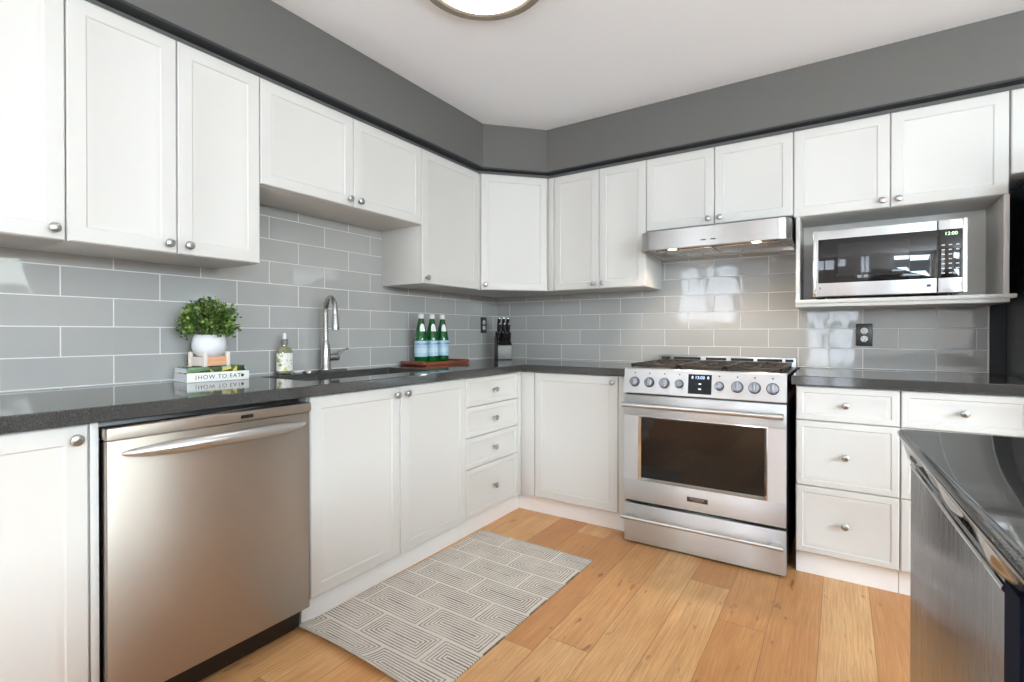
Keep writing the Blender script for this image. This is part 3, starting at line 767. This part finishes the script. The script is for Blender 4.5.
# ------------------------------------------------------------------ fridge
r = thing('refrigerator', 'dark fridge standing at the right end of the worktop', 'fridge', (2.9065, 0, 0), BACK)
MB().box(0.0, 0.84, -0.640, -0.030, 0.03, 1.745, 0.004).build('body', 'fridge_steel', r)
for x0, x1, z0, z1 in ((0.002, 0.419, 0.62, 1.740), (0.423, 0.838, 0.62, 1.740), (0.002, 0.838, 0.06, 0.612)):
    d = MB().box(x0, x1, -0.715, -0.645, z0, z1, 0.008).build('door', 'fridge_steel', r)
    if z0 > 0.5:
        hx = x1 - 0.04 if x0 < 0.1 else x0 + 0.04
        MB().tube([(hx, -0.716, 0.75), (hx, -0.760, 0.76), (hx, -0.765, 1.2), (hx, -0.760, 1.58), (hx, -0.716, 1.59)], 0.011, 12).build('handle', 'nickel', d)
    else:
        MB().tube([(0.1, -0.716, 0.55), (0.11, -0.76, 0.55), (0.42, -0.765, 0.55), (0.73, -0.76, 0.55), (0.74, -0.716, 0.55)], 0.011, 12).build('handle', 'nickel', d)
for x in (0.05, 0.79):
    for y in (-0.58, -0.08): MB().cyl((x, y, 0.001), (x, y, 0.032), 0.02, 12).build('foot', 'black', r)

# ------------------------------------------------------------------ island
ia = math.radians(2.4)
r = thing('kitchen_island', 'kitchen island with dark granite top at lower right', 'island', (2.357, -1.957, 0), ia)
# local: X to the right along the far edge, -Y towards the viewer
IL, IW = 1.75, 1.05
MB().box(0.064, IW - 0.04, -0.028, -0.012, 0.002, 0.862).build('end_panel', 'navy', r)
MB().box(0.62, IW - 0.04, -IL + 0.04, -0.030, 0.002, 0.862).build('body', 'navy', r)
MB().box(0.03, 0.618, -IL + 0.04, -0.635, 0.105, 0.862).build('cabinet', 'navy', r)
MB().box(0.08, 0.618, -IL + 0.06, -0.640, 0.002, 0.104).build('toe_kick', 'black', r)
prof = [(ZW, 0.006), (ZW - 0.002, 0.002), (ZW - 0.006, 0.0), (ZW - 0.010, 0.0004), (ZW - 0.015, 0.003), (ZW - 0.026, 0.0085), (ZW - 0.038, 0.014), (ZW - 0.046, 0.0175), (ZW - 0.051, 0.022)]
NE = 70; rs = []
for z, i in prof:
    low = min(1.0, max(0.0, (ZW - 0.014 - z) / 0.03))
    pts = [(0.014 + i * 0.4, -i, z), (i, -0.015 - i * 0.4, z)]
    for k in range(1, NE):
        y = -0.015 - (IL - 0.03) * k / NE
        w = low * 0.0038 * (math.sin(y * 24.0) + 0.6 * math.sin(y * 39.0 + 1.3))
        pts.append((i + w, y, z + 0.45 * w))
    pts += [(i, -IL + 0.012, z), (0.012, -IL + i, z), (IW - i, -IL + i, z), (IW - i, -i, z)]
    rs.append(pts)
MB().rings(rs).build('worktop', 'granite', r, smooth=50)

ir = thing('undercounter_fridge', 'steel-fronted undercounter appliance in the island side', 'undercounter fridge', (2.357, -1.957, 0), -PI / 2 + ia)
# local: X runs towards the viewer, -Y is out of the island's left side, +Y into it
MB().box(0.034, 0.618, 0.060, 0.560, 0.02, 0.860, 0.002).build('case', 'black', ir)
MB().box(0.014, 0.588, 0.022, 0.058, 0.085, 0.858, 0.003).build('door', 'island_steel', ir)
MB().box(0.5885, 0.632, 0.0205, 0.058, 0.085, 0.858).build('hinge_side', 'navy', ir)
MB().box(0.036, 0.616, 0.080, 0.095, 0.002, 0.080).build('toe_kick', 'black', ir)
MB().tube([(0.034, 0.022, 0.848), (0.30, 0.021, 0.848), (0.588, 0.022, 0.848)], 0.004, 10).build('edge_pull', 'steel_polished', ir)

# ------------------------------------------------------------------ outlets
def outlet(label, loc, rz):
    r = thing('outlet', label, 'outlet', loc, rz, 'wall outlets')
    MB().box(-0.036, 0.036, -0.006, -0.0008, -0.059, 0.059, 0.003).build('cover_plate', 'outlet_dark', r)
    for z in (-0.021, 0.021):
        m = MB().lathe([(0.0165, 0.005), (0.0165, 0.0085), (0.015, 0.0095)], (0, 0, z), (0, -1, 0), 20).build('receptacle', 'white_plastic', r)
        s = MB(); s.box(-0.0075, -0.0055, -0.0100, -0.009, z - 0.001, z + 0.008); s.box(0.0055, 0.0075, -0.0100, -0.009, z - 0.001, z + 0.006); s.cyl((0, -0.009, z - 0.008), (0, -0.0100, z - 0.008), 0.0025, 10)
        s.build('slots', 'black', m)
outlet('dark wall outlet with white sockets below the microwave shelf', (2.365, 0, 1.097), BACK)
outlet('dark wall outlet with white sockets beside the knife block', (0, -0.180, 1.165), LEFT)

# ------------------------------------------------------------------ ceiling lights
def ceiling_light(label, x, y):
    r = thing('ceiling_light', label, 'ceiling light', (x, y, ZC), 0)
    MB().lathe([(0.10, -0.0005), (0.222, -0.0008), (0.230, -0.010), (0.240, -0.036), (0.243, -0.046), (0.236, -0.054), (0.207, -0.056), (0.200, -0.050), (0.200, -0.040), (0.10, -0.03)], seg=48, cap0=True, cap1=True).build('rim', 'bronze', r)
    MB().lathe([(0.1995, -0.0405), (0.195, -0.050), (0.17, -0.070), (0.11, -0.082), (0.03, -0.087)], seg=48).build('glass_shade', 'lamp_glass', r)
ceiling_light('round flush ceiling light with bronze rim over the kitchen floor', 1.175, -1.775)

# ------------------------------------------------------------------ rug
NX, NY = 24, 40
rm = MB(); RWX, RLY = 0.672, 1.130
bm = rm.bm
def rug_z(u, v):     # u across 0..1, v along 0..1 from the viewer's end
    z = 0.006 + 0.0012 * math.sin(9 * u + 3 * v) * math.sin(7 * v)
    e = max(0, 1 - v / 0.10)
    z += e * e * (0.010 + 0.012 * math.sin(PI * min(1, u * 1.15)) )
    return z
top_ = [[bm.verts.new((u / NX * RWX, v / NY * RLY, rug_z(u / NX, v / NY))) for u in range(NX + 1)] for v in range(NY + 1)]
bot_ = [[bm.verts.new((u / NX * RWX, v / NY * RLY, rug_z(u / NX, v / NY) - 0.0055)) for u in range(NX + 1)] for v in range(NY + 1)]
for v in range(NY):
    for u in range(NX):
        bm.faces.new((top_[v][u], top_[v][u + 1], top_[v + 1][u + 1], top_[v + 1][u]))
        bm.faces.new((bot_[v][u], bot_[v + 1][u], bot_[v + 1][u + 1], bot_[v][u + 1]))
for u in range(NX):
    bm.faces.new((bot_[0][u], bot_[0][u + 1], top_[0][u + 1], top_[0][u])); bm.faces.new((top_[NY][u], top_[NY][u + 1], bot_[NY][u + 1], bot_[NY][u]))
for v in range(NY):
    bm.faces.new((bot_[v + 1][0], bot_[v][0], top_[v][0], top_[v + 1][0])); bm.faces.new((bot_[v][RWX and NX], bot_[v + 1][NX], top_[v + 1][NX], top_[v][NX]))
rug = thing('rug', 'beige runner rug with dark nested rectangle lines on the wooden floor', 'rug', (0.564, -2.112, 0.0003), math.radians(-1.2))
rm.build('mat', 'rug', rug)
hm = MB()
for v in (0.003, RLY - 0.003):
    hm = MB(); hm.tube([(u / NX * RWX, v, rug_z(u / NX, v / RLY) - 0.0022) for u in range(NX + 1)], 0.0040, 8)
    hm.build('hem', 'rug_edge', rug)

# ------------------------------------------------------------------ things on the worktop
# book
br = math.radians(85)
r = thing('book', 'thick white cookbook lying flat under the potted plant', 'book', (0.160, -2.310, ZW + 0.0005), br)
BW, BD, BH = 0.232, 0.150, 0.036
MB().box(0.003, BW - 0.003, 0.004, BD - 0.003, 0.003, BH - 0.003).build('pages', 'pages', r)
cv = MB(); cv.box(0, BW, 0, 0.004, 0, BH, 0.001); cv.box(0, BW, 0.002, BD, 0, 0.003, 0.0008)
c_ = cv.build('cover', 'book_white', r)
MB().box(0, BW, 0.002, BD, BH - 0.003, BH, 0.0008).build('front_cover', 'cover_print', r)
MB().text('HOW TO EAT', 0.023, Matrix.Translation((0.118, -0.0003, BH / 2)) @ FACE, 0.0002, spacing=1.15).build('title', 'ink', c_)
mk = MB(); mk.lathe([(0.006, 0), (0.006, 0.0004)], (0.205, 0.0, BH / 2), (0, -1, 0), 14); mk.box(0.030, 0.032, -0.0004, 0.0005, 0.008, BH - 0.008)
mk.build('marking', 'ink', c_)
r = thing('book', 'cookbook with a colourful food-photo spine, on top of the white cookbook', 'book', (0.151, -2.306, ZW + 0.0008 + BH), math.radians(85))
W2b, D2b, H2b = 0.222, 0.142, 0.0205
MB().box(0.003, W2b - 0.002, 0.004, D2b - 0.003, 0.002, H2b - 0.002).build('pages', 'pages', r)
MB().box(0, W2b, 0, 0.004, 0, H2b, 0.001).build('spine', 'cover_print', r)
MB().box(0, W2b, 0.0035, D2b, 0, 0.002, 0.0006).build('back_cover', 'book_white', r)
MB().box(0, W2b, 0.0035, D2b, H2b - 0.002, H2b, 0.0006).build('front_cover', 'cover_print', r)
# plant stand
ZBk = ZW + 0.0008 + BH + H2b
r = thing('plant_stand', 'small white wooden cross stand holding the round pot', 'plant stand', (0.112, -2.205, ZBk + 0.0003), math.radians(6))
S2, PH = 0.047, 0.060
for sx in (-1, 1):
    for sy in (-1, 1): MB().box(sx * S2 - 0.007, sx * S2 + 0.007, sy * S2 - 0.007, sy * S2 + 0.007, 0, PH, 0.002).build('post', 'stand_white', r)
for a in (0, 1):
    w = S2 - 0.007
    for sgn in (-1, 1):
        m = MB()
        if a == 0: m.box(-w, w, sgn * S2 - 0.004, sgn * S2 + 0.004, 0.004, 0.040, 0.001)
        else: m.box(sgn * S2 - 0.004, sgn * S2 + 0.004, -w, w, 0.004, 0.040, 0.001)
        m.build('side_board', 'stand_white' if a == 0 else 'peach_wood', r)
MB().box(-S2 + 0.004, S2 - 0.004, -S2 + 0.004, S2 - 0.004, 0.030, 0.0345).build('shelf', 'stand_white', r)
# potted plant
r = thing('potted_plant', 'leafy green boxwood plant in a round white ceramic pot', 'plant', (0.112, -2.205, ZBk + 0.0352), 0)
MB().lathe([(0.024, 0.0), (0.036, 0.003), (0.054, 0.020), (0.0615, 0.042), (0.0615, 0.062), (0.057, 0.082), (0.050, 0.094), (0.047, 0.093), (0.046, 0.080)], seg=36).build('pot', 'pot_ceramic', r)
MB().lathe([(0.0455, 0.076), (0.043, 0.082), (0.01, 0.086)], seg=24).build('soil', 'soil', r)
C0 = Vector((0, 0, 0.142))
lf = MB(); st = MB()
def leaf(bm, p, nrm, up, L, Wd):
    t = up.normalized(); b = nrm.cross(t).normalized(); nn = t.cross(b)
    pts = [(0, 0, 0), (0.3, 0.42, 0.05), (0.65, 0.5, 0.06), (0.92, 0.28, 0.0), (1.0, 0, -0.06), (0.92, -0.28, 0.0), (0.65, -0.5, 0.06), (0.3, -0.42, 0.05)]
    vs = [bm.verts.new(p + t * (a * L) + b * (c * Wd) + nn * (d * L)) for a, c, d in pts]
    mid = bm.verts.new(p + t * 0.55 * L - nn * 0.08 * L)
    for i in range(8): bm.faces.new((vs[i], vs[(i + 1) % 8], mid))
def rv():
    while True:
        v = Vector((random.uniform(-1, 1), random.uniform(-1, 1), random.uniform(-1, 1)))
        if 0.05 < v.length < 1: return v.normalized()
for k in range(190):
    d_ = rv()
    if d_.z < -0.62: d_.z = -d_.z * 0.6
    d_.normalize()
    rr_ = random.uniform(0.78, 1.06)
    ex = Vector((0.098, 0.112, 0.104)) * rr_
    tip = C0 + Vector((d_.x * ex.x, d_.y * ex.y, d_.z * ex.z))
    if math.hypot(tip.x, tip.y) < 0.078: tip.z = max(tip.z, 0.098)
    tip.x = max(tip.x, -0.088)
    root_ = Vector((d_.x * 0.02, d_.y * 0.02, 0.088))
    mid_ = root_.lerp(tip, 0.5) + Vector((0, 0, 0.016 + max(0, -d_.z) * 0.05))
    path = [root_, root_.lerp(mid_, 0.6), mid_, mid_.lerp(tip, 0.6), tip]
    st.tube(path, [0.0013, 0.0012, 0.0011, 0.001, 0.0008], 5)
    for q in range(9):
        f_ = 0.36 + 0.64 * q / 8
        p = mid_.lerp(tip, (f_ - 0.36) / 0.64)
        dirn = (rv() * 0.9 + d_ * 0.75 + Vector((0, 0, 0.15))).normalized()
        L = random.uniform(0.011, 0.018) * (1.05 - 0.25 * (q == 8))
        nr = rv().cross(dirn)
        if nr.length < 0.1: continue
        leaf(lf.bm, p + rv() * 0.003, nr.normalized(), dirn, L, L * 0.72)
lf.build('foliage', 'leaf', r, smooth=60, recalc=False)
st.build('stems', 'stem', r)

# soap bottle
r = thing('soap_bottle', 'clear soap bottle with yellow and white label behind the sink', 'soap bottle', (0.062, -1.842, ZW + 0.0004), LEFT)
MB().lathe([(0.026, 0), (0.036, 0.003), (0.039, 0.010), (0.039, 0.098), (0.036, 0.110), (0.026, 0.122), (0.014, 0.129), (0.012, 0.140), (0.012, 0.142)], seg=32, sy=0.62).build('bottle', 'soap_liquid', r)
MB().lathe([(0.0393, 0.014), (0.0393, 0.098)], seg=32, sy=0.625, cap0=False, cap1=False).build('label', 'soap_label', r, recalc=True)
cpb = MB().lathe([(0.0145, 0.138), (0.0150, 0.142), (0.0150, 0.160), (0.010, 0.164)], seg=20).build('collar', 'block_grey', r)
MB().lathe([(0.008, 0.164), (0.008, 0.184), (0.006, 0.190), (0.003, 0.192)], seg=16).build('cap', 'cap_white', r)
r = thing('soap_dish', 'small pale flat dish on worktop right of the soap bottle', 'dish', (0.066, -1.775, ZW + 0.0004), LEFT)
MB().lathe([(0.020, 0), (0.026, 0.004), (0.028, 0.008), (0.026, 0.0085), (0.018, 0.005)], seg=28, sy=0.7).build('dish', 'cap_white', r)

# tray and bottles
r = thing('serving_tray', 'reddish cherry wood tray under the green bottles', 'tray', (0.150, -0.880, ZW + 0.0004), LEFT + math.radians(-5))
TL, TD = 0.345, 0.200
MB().box(-TL / 2, TL / 2, -TD / 2, TD / 2, 0, 0.012, 0.002).build('base', 'cherry', r)
for s in (-1, 1):
    MB().box(-TL / 2, TL / 2, s * TD / 2 - 0.005, s * TD / 2 + 0.005, 0.0, 0.019, 0.002).build('long_rim', 'cherry', r)
    e = MB().box(s * (TL / 2 + 0.012) - 0.014, s * (TL / 2 + 0.012) + 0.014, -TD / 2 - 0.002, TD / 2 + 0.002, 0.002, 0.024, 0.004)
    e.build('handle', 'cherry', r)
BP = [(0.112, -0.972), (0.110, -0.870), (0.106, -0.768)]
BL = ['leftmost', 'middle', 'rightmost']
for (bx, by), w_ in zip(BP, BL):
    r = thing('water_bottle', '%s of three green glass water bottles on wood tray' % w_, 'bottle', (bx, by, ZW + 0.0128), math.radians(62), 'green bottles on the tray')
    MB().lathe([(0.030, 0), (0.037, 0.003), (0.040, 0.010), (0.040, 0.135), (0.038, 0.158), (0.030, 0.200), (0.021, 0.238), (0.0165, 0.262), (0.0150, 0.275), (0.0150, 0.278)], seg=36).build('bottle', 'green_bottle', r)
    lb = MB().lathe([(0.0403, 0.036), (0.0404, 0.037), (0.0404, 0.131), (0.0403, 0.132)], seg=40, cap0=False, cap1=False).build('label', 'label_blue', r)
    def wrap(zc, R0):
        return lambda v: Vector(((R0 + v.z) * math.sin(v.x / R0), -(R0 + v.z) * math.cos(v.x / R0), zc + v.y))
    MB().text('S.PELLEGRINO', 0.0155, None, 0.0004, fn=wrap(0.113, 0.0407)).build('lettering', 'label_ink', lb)
    band = MB().lathe([(0.0406, 0.058), (0.0406, 0.088)], seg=40, cap0=False, cap1=False).build('band', 'label_pale', lb)
    nk = MB(); q = lambda z: 0.0302 - (z - 0.200) * (0.0092 / 0.038)
    R1 = []
    for z in (0.190, 0.205, 0.222, 0.236):
        rad = (0.038 - (z - 0.158) * (0.008 / 0.042) if z < 0.2 else 0.030 - (z - 0.2) * (0.009 / 0.038)) + 0.0008
        wv = 0.55 if z < 0.23 else 0.3
        R1.append([(rad * math.sin(a * wv), -rad * math.cos(a * wv), z) for a in [(-1 + 2 * i / 10) for i in range(11)]])
    nk.rings(R1, cap0=False, cap1=False, closed=False)
    nk.build('neck_label', 'label_white', r)
    MB().lathe([(0.0158, 0.268), (0.0165, 0.270), (0.0165, 0.290), (0.0150, 0.2955), (0.006, 0.297)], seg=24).build('cap', 'cap_white', r)

# knife block
kr = math.radians(46)
KB = Vector((0.205, -0.215, ZW + 0.0004))
r = thing('knife_block', 'black knife block with grey front in the worktop corner', 'knife block', KB, kr)
# local: -Y front. side profile (y, z): leaning back
blk = [(-0.060, 0.0), (0.075, 0.0), (0.075, 0.150), (0.028, 0.205), (-0.060, 0.105)]
MB().prism_x(blk, -0.052, 0.052).build('block', 'black', r, smooth=0, bevel=0.003)
MB().box(-0.050, 0.050, -0.064, -0.0605, 0.003, 0.102, 0.001).build('front_plate', 'block_grey', r)
ax = Vector((0, -0.66, 0.75)).normalized()         # handle direction: up and forward out of the sloped face
p0, p1 = Vector((0, -0.060, 0.105)), Vector((0, 0.028, 0.205))
ax = (Vector((0, -(p1 - p0).z, (p1 - p0).y))).normalized()
ax = (ax * 0.35 + Vector((0, -0.08, 0.95))).normalized()
KN = []
for j, (f_, names, L, w_) in enumerate(((0.86, ('left', 'centre', 'right'), 0.105, 0.0118), (0.52, ('left', 'centre', 'right'), 0.098, 0.0112), (0.18, ('far left', 'near left', 'near right', 'far right'), 0.070, 0.0088))):
    for i, nm in enumerate(names):
        KN.append((('top', 'middle', 'bottom')[j], nm, f_, (i - (len(names) - 1) / 2) * (0.033 if len(names) == 3 else 0.025), L, w_))
Rk = Matrix.Rotation(kr, 3, 'Z')
for rw, nm, f_, x, L, w_ in KN:
    pl = p0.lerp(p1, f_) + Vector((x, 0, 0))
    base = KB + Rk @ (pl + ax * 0.006)
    q = thing('kitchen_knife', 'black-handled knife in the %s row of the block, %s slot' % (rw, nm), 'knife', base, kr, 'knives in the knife block')
    path = [ax * 0.004, ax * (L * 0.3) + Vector((0, 0.002, 0)), ax * (L * 0.65), ax * (L * 0.9) + Vector((0, -0.002, 0)), ax * L]
    MB().tube([Vector(v) for v in path], [w_ * 0.85, w_, w_ * 0.92, w_, w_ * 0.8], 12).build('handle', 'black', q)
    MB().cyl(ax * 0.0, ax * 0.006, w_ * 0.9, 12).build('bolster', 'chrome', q)
    MB().lathe([(w_ * 0.78, 0), (w_ * 0.7, 0.003), (0.002, 0.0045)], ax * L, ax, 12).build('end_cap', 'chrome', q)
